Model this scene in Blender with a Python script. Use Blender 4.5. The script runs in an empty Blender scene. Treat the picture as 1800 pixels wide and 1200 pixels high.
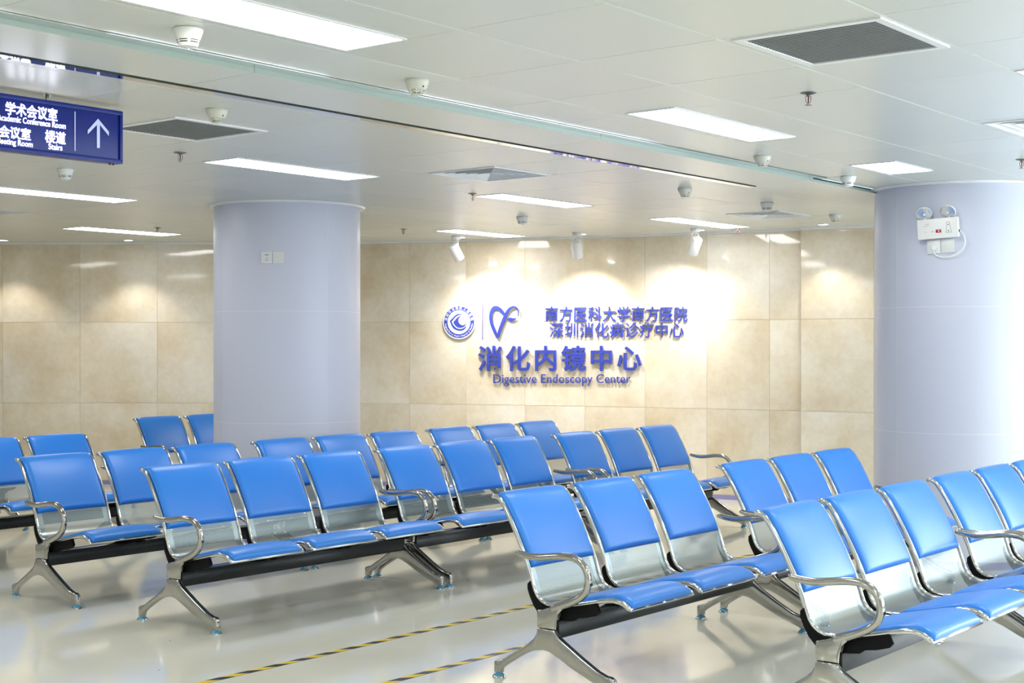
import bpy, bmesh, math, random
from mathutils import Vector, Matrix

random.seed(7)
SC = bpy.context.scene
COL = SC.collection
PI = math.pi

# ------------------------------------------------------------------ camera, world, exposure
CAM_H, CEIL, FPX, HOR = 1.565, 2.70, 2500.0, 605.0
cam_d = bpy.data.cameras.new('camera'); cam = bpy.data.objects.new('camera', cam_d); COL.objects.link(cam)
cam.location = (0, 0, CAM_H); cam.rotation_euler = (PI/2, 0, 0)
cam_d.sensor_width = 36; cam_d.lens = 50; cam_d.shift_y = 5/1800; cam_d.clip_end = 80
SC.camera = cam
SC.view_settings.view_transform = 'Standard'; SC.view_settings.look = 'None'
SC.view_settings.gamma = 1; SC.view_settings.use_curve_mapping = False
SC.view_settings.exposure = 0.77
w = bpy.data.worlds.new('daylight'); SC.world = w; w.use_nodes = True
w.node_tree.nodes['Background'].inputs[0].default_value = (0.80, 0.90, 1.0, 1)
w.node_tree.nodes['Background'].inputs[1].default_value = 2.0
PANEL_E = 9.0          # emission of the ceiling light panels
WINDOW_W = 75.0       # daylight area light per window, watt
SPOT_W = 50.0
DOWN_W = 20.0

# building grid: s runs along the bench rows, t across them (towards the window side)
TH = math.radians(38.7)
U1 = Vector((math.sin(TH), math.cos(TH), 0)); U2 = Vector((math.cos(TH), -math.sin(TH), 0))
ROT = math.atan2(U1.y, U1.x)
def W(s, t, z=0.0): return Vector((s*U1.x + t*U2.x, s*U1.y + t*U2.y, z))
def at(px, py, z):                       # where the sight line through a picture point meets height z
    Y = FPX*(z-CAM_H)/(HOR-py); return Vector(((px-900)*Y/FPX, Y, z))

# windows on the right-hand side give the daylight
WIN = [(-2.6, 0.2), (1.0, 3.8), (4.4, 6.9), (7.5, 10.2)]
XR = 7.2
for a, b in WIN:
    ld = bpy.data.lights.new('window_daylight', 'AREA'); ld.shape = 'RECTANGLE'; ld.size = 2.2; ld.size_y = b-a
    ld.energy = WINDOW_W*(0.95 if a > 7 else .6); ld.color = (0.80, 0.90, 1.0)
    lo = bpy.data.objects.new('window_daylight', ld); COL.objects.link(lo)
    lo.location = (XR+0.35, (a+b)/2, 1.45); lo.rotation_euler = (0, PI/2, 0)

# ------------------------------------------------------------------ materials
def mat(name, color, rough=0.5, metal=0.0, emit=None, estr=0.0, coat=0.0, spec=0.5, trans=0.0):
    m = bpy.data.materials.new(name); m.use_nodes = True
    b = m.node_tree.nodes['Principled BSDF']
    b.inputs['Base Color'].default_value = (*color, 1); b.inputs['Roughness'].default_value = rough
    b.inputs['Metallic'].default_value = metal; b.inputs['Coat Weight'].default_value = coat
    b.inputs['Specular IOR Level'].default_value = spec; b.inputs['Transmission Weight'].default_value = trans
    if emit: b.inputs['Emission Color'].default_value = (*emit, 1); b.inputs['Emission Strength'].default_value = estr
    return m
class NT:
    def __init__(s, m): s.t = m.node_tree; s.b = s.t.nodes['Principled BSDF']
    def n(s, typ, **k):
        x = s.t.nodes.new(typ)
        for a, v in k.items(): setattr(x, a, v)
        return x
    def l(s, a, b): s.t.links.new(a, b)
    def math(s, op, a, b=None, c=None):
        x = s.n('ShaderNodeMath', operation=op)
        for i, v in enumerate((a, b, c)):
            if v is None: continue
            if isinstance(v, (int, float)): x.inputs[i].default_value = v
            else: s.l(v, x.inputs[i])
        return x.outputs[0]
    def noise(s, vec, scale, detail=4, rough=0.5):
        x = s.n('ShaderNodeTexNoise'); x.inputs['Scale'].default_value = scale
        x.inputs['Detail'].default_value = detail; x.inputs['Roughness'].default_value = rough
        if vec is not None: s.l(vec, x.inputs['Vector'])
        return x.outputs[0]
    def ramp(s, fac, stops):
        x = s.n('ShaderNodeValToRGB'); cr = x.color_ramp
        while len(cr.elements) < len(stops): cr.elements.new(0.5)
        for e, (p, c) in zip(cr.elements, stops): e.position = p; e.color = (*c, 1)
        s.l(fac, x.inputs[0]); return x.outputs[0]
    def mix(s, fac, a, b, typ='MIX'):
        x = s.n('ShaderNodeMix', data_type='RGBA', blend_type=typ)
        if isinstance(fac, (int, float)): x.inputs[0].default_value = fac
        else: s.l(fac, x.inputs[0])
        for i, v in ((6, a), (7, b)):
            if isinstance(v, tuple): x.inputs[i].default_value = (*v, 1)
            else: s.l(v, x.inputs[i])
        return x.outputs[2]
    def bump(s, h, strength, dist):
        x = s.n('ShaderNodeBump'); x.inputs['Strength'].default_value = strength; x.inputs['Distance'].default_value = dist
        s.l(h, x.inputs['Height']); s.l(x.outputs[0], s.b.inputs['Normal'])

M = {}
M['chrome'] = mat('chrome', (0.66, 0.67, 0.66), 0.08, 1.0)
M['cast'] = mat('polished_casting', (0.47, 0.46, 0.43), 0.13, 1.0)
M['steel'] = mat('polished_steel', (0.62, 0.62, 0.62), 0.04, 1.0)
M['black'] = mat('black_enamel', (0.008, 0.011, 0.013), 0.20, spec=0.35)
M['blackmat'] = mat('black_bracket', (0.005, 0.005, 0.006), 0.6, spec=0.15)
M['film'] = mat('blue_film', (0.05, 0.30, 0.50), 0.25)
M['white'] = mat('white_plastic', (0.80, 0.80, 0.78), 0.35)
M['cream'] = mat('cream_plastic', (0.68, 0.68, 0.60), 0.4)
M['whitepaint'] = mat('white_paint', (0.82, 0.83, 0.84), 0.3)
M['dark'] = mat('dark_slot', (0.01, 0.01, 0.012), 0.6)
M['duct'] = mat('duct_and_blade_shade', (0.02, 0.022, 0.02), 0.8)
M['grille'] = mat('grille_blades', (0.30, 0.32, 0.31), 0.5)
M['panel'] = mat('light_panel', (0.9, 0.9, 0.9), 0.4, emit=(1.0, 0.995, 0.985), estr=PANEL_E)
M['lens'] = mat('lamp_lens', (0.9, 0.9, 0.9), 0.3, emit=(1.0, 0.95, 0.88), estr=14.0)
M['mint'] = mat('mint_housing', (0.36, 0.45, 0.40), 0.35)
M['signblue'] = mat('sign_blue', (0.005, 0.018, 0.20), 0.32, spec=0.25)
M['signtext'] = mat('sign_lit_text', (0.9, 0.9, 1.0), 0.4, emit=(0.90, 0.88, 1.0), estr=3.0)
M['signarrow'] = mat('sign_arrow', (0.55, 0.60, 0.85), 0.4, emit=(0.55, 0.60, 0.95), estr=0.12)
M['letterblue'] = mat('letter_blue', (0.035, 0.055, 0.36), 0.18, coat=0.5)
M['emblemwhite'] = mat('emblem_white', (0.85, 0.85, 0.88), 0.3)
M['red'] = mat('red_plastic', (0.45, 0.01, 0.04), 0.3)
M['bulbred'] = mat('red_bulb', (0.35, 0.02, 0.02), 0.2)
M['brass'] = mat('sprinkler_metal', (0.26, 0.25, 0.20), 0.3, 1.0)
M['glassy'] = mat('lamp_glass', (0.75, 0.78, 0.80), 0.12, 0.7)
M['lilac'] = mat('lilac_skirting', (0.26, 0.25, 0.48), 0.4)
M['wallpaint'] = mat('plain_wall_paint', (0.74, 0.73, 0.70), 0.5)
M['windowframe'] = mat('window_frame_white', (0.7, 0.7, 0.7), 0.4)
M['seamline'] = mat('panel_seam', (0.80, 0.80, 0.80), 0.4)
M['outlet'] = mat('outlet_white', (0.72, 0.73, 0.72), 0.3)

# blue vinyl
m = M['vinyl'] = mat('blue_vinyl', (0.006, 0.215, 0.76), 0.42, coat=0.6, spec=0.5); m.node_tree.nodes['Principled BSDF'].inputs['Coat Roughness'].default_value = 0.33
t = NT(m); tc = t.n('ShaderNodeTexCoord')
t.bump(t.noise(tc.outputs['Object'], 350, 2), 0.05, 0.001)

# perforated bright steel of the seat shell: real holes in a hexagonal pattern (UV in metres)
m = M['perf'] = mat('perforated_steel', (0.28, 0.325, 0.325), 0.29, 0.95)
t = NT(m); uv = t.n('ShaderNodeUVMap'); sep = t.n('ShaderNodeSeparateXYZ'); t.l(uv.outputs[0], sep.inputs[0])
U, V = sep.outputs[0], sep.outputs[1]
P = 0.0075
def lat(off):
    a = t.math('SUBTRACT', t.math('FRACT', t.math('ADD', t.math('DIVIDE', U, P), off)), 0.5)
    b = t.math('MULTIPLY', t.math('SUBTRACT', t.math('FRACT', t.math('ADD', t.math('DIVIDE', V, P*1.732), off)), 0.5), 1.732)
    return t.math('ADD', t.math('MULTIPLY', a, a), t.math('MULTIPLY', b, b))
d2 = t.math('MINIMUM', lat(0.0), lat(0.5))
hole = t.math('MULTIPLY', t.math('LESS_THAN', d2, 0.33**2), t.math('LESS_THAN', t.math('ABSOLUTE', U), 0.218))
tr = t.n('ShaderNodeBsdfTransparent'); mx = t.n('ShaderNodeMixShader')
t.l(hole, mx.inputs[0]); t.l(t.b.outputs[0], mx.inputs[1]); t.l(tr.outputs[0], mx.inputs[2])
t.l(mx.outputs[0], t.t.nodes['Material Output'].inputs['Surface'])

# beige polished stone wall tiles, every tile with a tone and cloud pattern of its own
m = M['stone'] = mat('beige_stone_tile', (0.6, 0.5, 0.35), 0.055, coat=0.0, spec=0.5)
t = NT(m); geo = t.n('ShaderNodeNewGeometry'); tc = t.n('ShaderNodeTexCoord')
rnd = geo.outputs['Random Per Island']
vadd = t.n('ShaderNodeVectorMath', operation='ADD'); t.l(tc.outputs['Object'], vadd.inputs[0])
cmb = t.n('ShaderNodeCombineXYZ'); t.l(t.math('MULTIPLY', rnd, 40), cmb.inputs[0]); t.l(t.math('MULTIPLY', rnd, 17), cmb.inputs[2]); t.l(cmb.outputs[0], vadd.inputs[1])
n1 = t.noise(vadd.outputs[0], 1.3, 6, 0.55); n2 = t.noise(vadd.outputs[0], 16, 8, 0.7)
base = t.ramp(n1, [(0.28, (0.64, 0.53, 0.365)), (0.46, (0.755, 0.675, 0.535)), (0.64, (0.83, 0.785, 0.70))])
fine = t.ramp(n2, [(0.35, (0.93, 0.92, 0.90)), (0.6, (1, 1, 1))])
c = t.mix(1.0, base, fine, 'MULTIPLY')
tone = t.ramp(rnd, [(0, (0.93, 0.92, 0.90)), (1, (1.0, 1.0, 1.0))])
t.l(t.mix(1.0, c, tone, 'MULTIPLY'), t.b.inputs['Base Color'])

# lilac-white column panels
m = M['column'] = mat('lilac_column_panel', (0.60, 0.625, 0.735), 0.34, spec=0.3)

# ceiling panels
m = M['ceil'] = mat('white_metal_ceiling_panel', (0.76, 0.775, 0.735), 0.27, spec=0.5)
t = NT(m); geo = t.n('ShaderNodeNewGeometry')
t.l(t.ramp(geo.outputs['Random Per Island'], [(0, (0.645, 0.665, 0.62)), (1, (0.685, 0.705, 0.66))]), t.b.inputs['Base Color'])
tc = t.n('ShaderNodeTexCoord'); t.bump(t.noise(tc.outputs['Object'], 1.4, 2), 0.10, 0.02)
M['ceilgap'] = mat('ceiling_gap', (0.74, 0.80, 0.76), 0.5)

# glossy cream floor
m = M['floor'] = mat('glossy_cream_floor', (0.62, 0.60, 0.50), 0.09, spec=0.5)
t = NT(m); tc = t.n('ShaderNodeTexCoord')
n1 = t.noise(tc.outputs['Object'], 0.9, 5); n3 = t.noise(tc.outputs['Object'], 7, 6, 0.7)
c = t.ramp(n1, [(0.3, (0.76, 0.74, 0.62)), (0.7, (0.83, 0.815, 0.71))])
vo = t.n('ShaderNodeTexVoronoi'); vo.inputs['Scale'].default_value = 3.0; t.l(tc.outputs['Object'], vo.inputs['Vector'])
spk = t.math('LESS_THAN', vo.outputs['Distance'], 0.018)
t.l(t.mix(spk, c, (0.20, 0.19, 0.17)), t.b.inputs['Base Color'])
t.l(t.math('MULTIPLY_ADD', n3, 0.10, 0.04), t.b.inputs['Roughness'])
t.bump(t.noise(tc.outputs['Object'], 2.2, 2), 0.12, 0.01)

# yellow and black hazard tape
m = M['tape'] = mat('hazard_tape', (0.7, 0.55, 0.02), 0.35)
t = NT(m); uv = t.n('ShaderNodeUVMap'); sep = t.n('ShaderNodeSeparateXYZ'); t.l(uv.outputs[0], sep.inputs[0])
ph = t.math('FRACT', t.math('DIVIDE', t.math('ADD', sep.outputs[0], t.math('MULTIPLY', sep.outputs[1], -1.3)), 0.172))
t.l(t.mix(t.math('LESS_THAN', ph, 0.52), (0.84, 0.60, 0.01), (0.012, 0.014, 0.03)), t.b.inputs['Base Color'])

# ------------------------------------------------------------------ helpers
def obj(name, bm, m, parent=None, smooth=True, angle=35, loc=None, rotz=None, label=None):
    me = bpy.data.meshes.new(name)
    bmesh.ops.recalc_face_normals(bm, faces=bm.faces) if smooth != 'keep' else None
    bm.to_mesh(me); bm.free()
    if m is not None:
        for x in (m if isinstance(m, (list, tuple)) else [m]): me.materials.append(x)
    if smooth:
        me.polygons.foreach_set('use_smooth', [True]*len(me.polygons)); me.set_sharp_from_angle(angle=math.radians(angle))
    o = bpy.data.objects.new(name, me); COL.objects.link(o)
    if parent: o.parent = parent
    if loc is not None: o.location = loc
    if rotz is not None: o.rotation_euler = (0, 0, rotz)
    if label: o['label'] = label
    return o
def thing(name, label, cat, loc=(0, 0, 0), rotz=0.0, group=None, mw=None):
    o = bpy.data.objects.new(name, None); COL.objects.link(o); o.empty_display_size = 0.1
    if mw is not None: o.matrix_world = mw
    else: o.location = loc; o.rotation_euler = (0, 0, rotz)
    o['label'] = label; o['category'] = cat
    if group: o['group'] = group
    return o
def tag(o, label, cat, group=None):
    o['label'] = label; o['category'] = cat
    if group: o['group'] = group
    return o
def struct(o): o['kind'] = 'structure'; return o
def box(bm, x0, x1, y0, y1, z0, z1, bev=0.0, mi=0):
    r = bmesh.ops.create_cube(bm, size=1)
    for v in r['verts']: v.co = Vector((x0+(v.co.x+.5)*(x1-x0), y0+(v.co.y+.5)*(y1-y0), z0+(v.co.z+.5)*(z1-z0)))
    fs = {f for v in r['verts'] for f in v.link_faces}
    for f in fs: f.material_index = mi
    if bev:
        es = {e for f in fs for e in f.edges}
        bmesh.ops.bevel(bm, geom=list(es), offset=bev, segments=2, affect='EDGES', profile=0.6)
def lathe(bm, prof, n=32, c=(0, 0, 0), mi=0, axis='z', a0=0.0, a1=2*PI, close=True):
    rings = []; full = abs(a1-a0-2*PI) < 1e-6
    for r, z in prof:
        ring = []
        if r < 1e-6: ring = [bm.verts.new(Vector(c)+Vector((0, 0, z)))]
        else:
            for i in range(n if full else n+1):
                a = a0+(a1-a0)*i/n; ring.append(bm.verts.new(Vector(c)+Vector((r*math.cos(a), r*math.sin(a), z))))
        rings.append(ring)
    for A, B in zip(rings, rings[1:]):
        k = n if full else n
        for i in range(k):
            j = (i+1) % n if full else i+1
            if len(A) == 1 and len(B) == 1: continue
            if len(A) == 1: f = bm.faces.new((A[0], B[i], B[j]))
            elif len(B) == 1: f = bm.faces.new((A[i], B[0], A[j]))
            else: f = bm.faces.new((A[i], B[i], B[j], A[j]))
            f.material_index = mi
    return rings
def tube(bm, pts, rad, n=12, mi=0, flat=1.0, cap=True, side=None):
    pts = [Vector(p) for p in pts]; N = len(pts)
    rr = rad if isinstance(rad, (list, tuple)) else [rad]*N
    rings = []; prev = Vector(side) if side is not None else None
    for i in range(N):
        tg = (pts[min(i+1, N-1)]-pts[max(i-1, 0)]).normalized()
        if prev is None:
            prev = Vector((1, 0, 0)) if abs(tg.x) < 0.9 else Vector((0, 1, 0))
        a = (prev-tg*prev.dot(tg)).normalized(); b = tg.cross(a); prev = a
        rings.append([bm.verts.new(pts[i]+a*(rr[i]*math.cos(2*PI*k/n))+b*(rr[i]*flat*math.sin(2*PI*k/n))) for k in range(n)])
    for A, B in zip(rings, rings[1:]):
        for k in range(n):
            f = bm.faces.new((A[k], A[(k+1) % n], B[(k+1) % n], B[k])); f.material_index = mi
    if cap:
        for R, p, d in ((rings[0], pts[0], (pts[0]-pts[1]).normalized()), (rings[-1], pts[-1], (pts[-1]-pts[-2]).normalized())):
            r0 = rr[0] if R is rings[0] else rr[-1]
            inner = [bm.verts.new(p+(v.co-p)*0.7+d*r0*0.5) for v in R]
            tip = bm.verts.new(p+d*r0*0.75)
            for k in range(n):
                bm.faces.new((R[k], R[(k+1) % n], inner[(k+1) % n], inner[k])).material_index = mi
                bm.faces.new((inner[k], inner[(k+1) % n], tip)).material_index = mi
def catmull(P, sub=4):
    P = [Vector(p) for p in P]; out = []
    for i in range(len(P)-1):
        p0 = P[i-1] if i else P[i]*2-P[i+1]; p1 = P[i]; p2 = P[i+1]; p3 = P[i+2] if i+2 < len(P) else P[i+1]*2-P[i]
        for k in range(sub):
            u = k/sub
            out.append(0.5*((2*p1)+(p2-p0)*u+(2*p0-5*p1+4*p2-p3)*u*u+(3*p1-p0-3*p2+p3)*u**3))
    out.append(P[-1]); return out
def prism_round(bm, outline, hw, r, x0=0.0, mi=0):
    """closed outline in (y, z), extruded along x to +-hw with rounded rims of radius r"""
    n = len(outline); P = [Vector((a, b)) for a, b in outline]
    area = sum(P[i].x*P[(i+1) % n].y-P[(i+1) % n].x*P[i].y for i in range(n))
    sg = 1 if area > 0 else -1
    nor = []
    for i in range(n):
        a = (P[i]-P[i-1]); b = (P[(i+1) % n]-P[i])
        na = Vector((a.y, -a.x)).normalized()*sg; nb = Vector((b.y, -b.x)).normalized()*sg
        q = (na+nb); nor.append(q.normalized()/max(0.6, (na+nb).length/2) if q.length > 1e-6 else na)
    rings = []
    for x, ins in ((-hw, r), (-hw+r*.3, r*.3), (-hw+r, 0), (hw-r, 0), (hw-r*.3, r*.3), (hw, r)):
        rings.append([bm.verts.new((x0+x, *(P[i]-nor[i]*ins))) for i in range(n)])
    for A, B in zip(rings, rings[1:]):
        for i in range(n): bm.faces.new((A[i], A[(i+1) % n], B[(i+1) % n], B[i])).material_index = mi
    for R in (rings[0], rings[-1]):
        f = bm.faces.new(R); f.material_index = mi
        bmesh.ops.triangulate(bm, faces=[f], ngon_method='EAR_CLIP')
def poly_extrude(bm, pts, z0, z1, mi=0):
    A = [bm.verts.new((x, y, z0)) for x, y in pts]; B = [bm.verts.new((x, y, z1)) for x, y in pts]; n = len(pts)
    for i in range(n): bm.faces.new((A[i], A[(i+1) % n], B[(i+1) % n], B[i])).material_index = mi
    for R in (A, B):
        f = bm.faces.new(R); f.material_index = mi; bmesh.ops.triangulate(bm, faces=[f], ngon_method='EAR_CLIP')
def copy_tree(o, parent=None):
    c = o.copy(); COL.objects.link(c); c.parent = parent
    for ch in o.children: copy_tree(ch, c)
    return c
def face_frame(p, n):                    # matrix: local x to the right, y up, z out of the surface
    n = Vector((n[0], n[1], 0)).normalized(); d = Vector((0, 0, 1)).cross(n)
    return Matrix(((d.x, 0, n.x, p[0]), (d.y, 0, n.y, p[1]), (d.z, 1, n.z, p[2]), (0, 0, 0, 1)))
def text_bm(body, size, extrude, offset=0.0, bold=False, res=3):
    cu = bpy.data.curves.new('lettering', 'FONT'); cu.body = body; cu.size = size; cu.extrude = extrude
    cu.offset = offset; cu.resolution_u = res; cu.align_x = 'LEFT'
    o = bpy.data.objects.new('lettering', cu); COL.objects.link(o)
    dg = bpy.context.evaluated_depsgraph_get(); dg.update()
    me = bpy.data.meshes.new_from_object(o.evaluated_get(dg))
    bm = bmesh.new(); bm.from_mesh(me)
    bpy.data.objects.remove(o); bpy.data.curves.remove(cu); bpy.data.meshes.remove(me)
    return bm
def bounds(bm):
    xs = [v.co.x for v in bm.verts]; ys = [v.co.y for v in bm.verts]
    return min(xs), max(xs), min(ys), max(ys)
def fit_text(body, x0, x1, y0, y1, z, extrude, offset=0.0):
    """text mesh stretched to the box x0..x1, y0..y1 with its back at z"""
    h = y1-y0; bm = text_bm(body, h, extrude, offset); a, b, c, d = bounds(bm)
    sx = (x1-x0)/(b-a); sy = (y1-y0)/(d-c)
    for v in bm.verts: v.co = Vector((x0+(v.co.x-a)*sx, y0+(v.co.y-c)*sy, z+extrude+v.co.z))
    return bm

# ------------------------------------------------------------------ room shell
BACK = [(-9.5, 15.92), (-8.31, 15.92), (-7.44, 15.92), (-6.57, 15.92), (-5.70, 15.92), (-4.835, 15.92), (-3.97, 15.92), (-3.10, 15.92), (-2.23, 15.91),
        (-1.80, 15.85), (-1.128, 15.66), (-.50, 15.48), (.14, 15.26), (.77, 15.02), (1.38, 14.75), (1.98, 14.45), (2.56, 14.14), (2.84, 13.98),
        (2.83, 13.93), (3.46, 13.60), (4.10, 13.33), (5.00, 13.00), (6.10, 12.65), (7.2, 12.35)]
ROOM = BACK+[(XR, -5.0), (-9.5, -5.0)]
def inside(x, y):
    r = False; n = len(ROOM)
    for i in range(n):
        (x1, y1), (x2, y2) = ROOM[i], ROOM[(i+1) % n]
        if (y1 > y) != (y2 > y) and x < (x2-x1)*(y-y1)/(y2-y1)+x1: r = not r
    return r
# floor
bm = bmesh.new()
vs = [bm.verts.new((x, y, 0)) for x, y in ((-9.6, -5.1), (XR+.1, -5.1), (XR+.1, 16.1), (-9.6, 16.1))]; bm.faces.new(vs)
vs = [bm.verts.new((x, y, -.1)) for x, y in ((-9.6, -5.1), (XR+.1, -5.1), (XR+.1, 16.1), (-9.6, 16.1))]; bm.faces.new(vs)
struct(obj('floor', bm, M['floor'], smooth=False))
# back wall of stone tiles, three courses
ZS = [(0.0, 0.911), (0.911, 1.812), (1.812, 2.70)]
bm = bmesh.new(); g = 0.0015
for i in range(len(BACK)-1):
    a, b = Vector(BACK[i]), Vector(BACK[i+1]); L = (b-a).length; d = (b-a)/L; nrm = Vector((d.y, -d.x))
    back = [a-nrm*.004, b-nrm*.004]
    if L < 0.1:
        bm.faces.new([bm.verts.new((p.x, p.y, z)) for p, z in ((a, 0), (b, 0), (b, 2.7), (a, 2.7))]); continue
    # the grout bed behind the tiles
    f = bm.faces.new([bm.verts.new((p.x, p.y, z)) for p, z in ((back[0], 0), (back[1], 0), (back[1], 2.72), (back[0], 2.72))]); f.material_index = 1
    for z0, z1 in ZS:
        ta = random.uniform(-.0006, .0006); tb = random.uniform(-.0006, .0006)
        q = []
        for (u, z) in ((g, z0+g), (L-g, z0+g), (L-g, z1-g), (g, z1-g)):
            off = ta*(1 if u > L/2 else -1)+tb*(1 if z > (z0+z1)/2 else -1)
            p = a+d*u+nrm*off; q.append((p, z))
        F = [bm.verts.new((p.x, p.y, z)) for p, z in q]
        B_ = [bm.verts.new((p.x-nrm.x*.0035, p.y-nrm.y*.0035, z)) for p, z in q]
        bm.faces.new(F)
        for k in range(4): bm.faces.new((F[k], B_[k], B_[(k+1) % 4], F[(k+1) % 4]))
M['grout'] = mat('tile_joint', (0.56, 0.48, 0.34), 0.6)
struct(obj('wall_back', bm, [M['stone'], M['grout']], smooth=False))
# skirting along the back wall
bm = bmesh.new()
for (ax, ay), (bx, by) in zip(BACK, BACK[1:]):
    a, b = Vector((ax, ay)), Vector((bx, by)); L = (b-a).length
    if L < .1: continue
    d = (b-a)/L; n_ = Vector((d.y, -d.x))
    P4 = [a+n_*.012, b+n_*.012]
    for (p, q, z0, z1, mi) in ((P4[0], P4[1], 0, .045, 0),):
        v = [bm.verts.new((p.x, p.y, z0)), bm.verts.new((q.x, q.y, z0)), bm.verts.new((q.x, q.y, z1)), bm.verts.new((p.x, p.y, z1)),
             bm.verts.new((b.x, b.y, z1)), bm.verts.new((a.x, a.y, z1))]
        bm.faces.new(v[:4]); bm.faces.new((v[3], v[2], v[4], v[5]))
struct(obj('baseboard_back', bm, M['lilac'], smooth=False))
# thin shadow-gap trim where the wall meets the ceiling
bm = bmesh.new()
for (ax, ay), (bx, by) in zip(BACK, BACK[1:]):
    a, b = Vector((ax, ay)), Vector((bx, by)); L = (b-a).length
    if L < .1: continue
    d = (b-a)/L; n_ = Vector((d.y, -d.x)); a2, b2 = a+n_*.03, b+n_*.03
    v = [bm.verts.new((p.x, p.y, z)) for p, z in ((a2, 2.682), (b2, 2.682), (b2, 2.70), (a2, 2.70), (b, 2.682), (a, 2.682))]
    bm.faces.new(v[:4]); bm.faces.new((v[0], v[1], v[4], v[5]))
struct(obj('trim_1', bm, M['whitepaint'], smooth=False))
# the other walls stand outside the picture
bm = bmesh.new(); box(bm, -9.6, -9.5, -5.0, 16.0, 0, 2.72); struct(obj('wall_left', bm, M['wallpaint'], smooth=False))
bm = bmesh.new(); box(bm, -9.6, XR+.1, -5.1, -5.0, 0, 2.72); struct(obj('wall_front', bm, M['wallpaint'], smooth=False))
bm = bmesh.new(); ys = [-5.0]+[v for ab in WIN for v in ab]+[12.4]
for k in range(0, len(ys), 2): box(bm, XR, XR+.2, ys[k], ys[k+1], 0, 2.72)
for a, b in WIN: box(bm, XR, XR+.2, a, b, 0, .35); box(bm, XR, XR+.2, a, b, 2.55, 2.72)
struct(obj('wall_right', bm, M['wallpaint'], smooth=False))
for k, (a, b) in enumerate(WIN):
    bm = bmesh.new(); x = XR+.08
    for y in (a, (a+b)/2-.03, b-.06): box(bm, x, x+.06, y, y+.06, .35, 2.55)
    for z in (.35, 2.49): box(bm, x, x+.06, a, b, z, z+.06)
    struct(obj('window_%d' % (k+1), bm, M['windowframe'], smooth=False))

# ceiling: metal panels laid on the s/t grid, with fine joints
FAR_T = [-4.93-.0]                                # band of the smoke curtain lies between -4.93 and -4.45
HOLES = []                                        # rectangles (s0, s1, t0, t1) left open for grilles
def hole_rect(*r): HOLES.append(r)
hole_rect(4.68, 5.24, -2.64, -2.12); hole_rect(4.52, 5.06, -6.30, -5.78)
hole_rect(7.03, 7.59, -6.30, -5.78); hole_rect(10.86, 11.44, -6.28, -5.80); hole_rect(7.22, 7.78, -2.66, -2.12); hole_rect(6.35, 6.92, -11.46, -10.92)
bm = bmesh.new()
def ceil_tile(s0, s1, t0, t1, gs, gt):
    cs = [(s0, t0), (s1, t0), (s1, t1), (s0, t1), ((s0+s1)/2, (t0+t1)/2)]
    if not any(inside(W(a, b).x, W(a, b).y) for a, b in cs): return
    rects = [(s0+gs/2, s1-gs/2, t0+gt/2, t1-gt/2)]
    for h in HOLES:
        out = []
        for (a, b, c, d) in rects:
            if h[0] >= b or h[1] <= a or h[2] >= d or h[3] <= c: out.append((a, b, c, d)); continue
            if a < h[0]: out.append((a, h[0], c, d))
            if b > h[1]: out.append((h[1], b, c, d))
            m0, m1 = max(a, h[0]), min(b, h[1])
            if c < h[2]: out.append((m0, m1, c, h[2]))
            if d > h[3]: out.append((m0, m1, h[3], d))
        rects = [r for r in out if r[1]-r[0] > .004 and r[3]-r[2] > .004]
    tz = random.uniform(-.0005, .0005); ts = random.uniform(-.0007, .0007)
    for (a, b, c, d) in rects:
        zz = lambda s_, t_: CEIL+ts*((s_-s0)/(s1-s0)-.5)+tz*((t_-t0)/(t1-t0)-.5)
        F = [bm.verts.new(W(x, y, zz(x, y))) for x, y in ((a, c), (b, c), (b, d), (a, d))]
        T = [bm.verts.new(W(x, y, CEIL+.002)) for x, y in ((a, c), (b, c), (b, d), (a, d))]
        bm.faces.new(F)
        for k in range(4): bm.faces.new((F[k], F[(k+1) % 4], T[(k+1) % 4], T[k]))
sg = [-6.0, -4.7, -3.45, -2.2, -.98, .25, 1.45, 2.66, 3.89, 4.62, 5.285, 5.87, 7.12, 7.80, 8.36, 9.58, 10.8, 12.0, 13.2, 14.4, 15.6]
sf = [-6.0, -4.7, -3.45, -2.2, -.98, .25, 1.45, 2.66, 3.89, 4.50, 5.09, 5.71, 6.33, 7.00, 7.61, 8.30, 9.48, 10.10, 10.81, 11.46, 12.15, 12.8, 14.0, 15.6]
tn = [-4.375, -3.99, -3.36, -2.715, -2.07]+[-2.07+.64*k for k in range(1, 16)]
tf = [-4.99-.0]+[-5.17-.585*k for k in range(0, 24)]
for s0, s1 in zip(sg, sg[1:]):
    for t0, t1 in zip(tn, tn[1:]): ceil_tile(s0, s1, t0, t1, .003, .010)
for s0, s1 in zip(sf, sf[1:]):
    for t1, t0 in zip(tf, tf[1:]): ceil_tile(s0, s1, t0, t1, .003, .003)
# backing sheet seen through the joints, open above the grilles
for (a, b, c, d), mi_ in (((sg[0], sg[-1], -4.44, tn[-1]), 1), ((sg[0], sg[-1], tf[-1], -4.95), 2)):
    rects = [(a, b, c, d)]
    for h in HOLES:
        out = []
        for (a, b, c, d) in rects:
            if h[0] >= b or h[1] <= a or h[2] >= d or h[3] <= c: out.append((a, b, c, d)); continue
            if a < h[0]: out.append((a, h[0], c, d))
            if b > h[1]: out.append((h[1], b, c, d))
            m0, m1 = max(a, h[0]), min(b, h[1])
            if c < h[2]: out.append((m0, m1, c, h[2]))
            if d > h[3]: out.append((m0, m1, h[3], d))
        rects = out
    for (a, b, c, d) in rects:
        f = bm.faces.new([bm.verts.new(W(x, y, CEIL+.0022)) for x, y in ((a, c), (b, c), (b, d), (a, d))]); f.material_index = mi_
struct(obj('ceiling', bm, [M['ceil'], M['ceilgap'], M['grille']], smooth=False))

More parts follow.
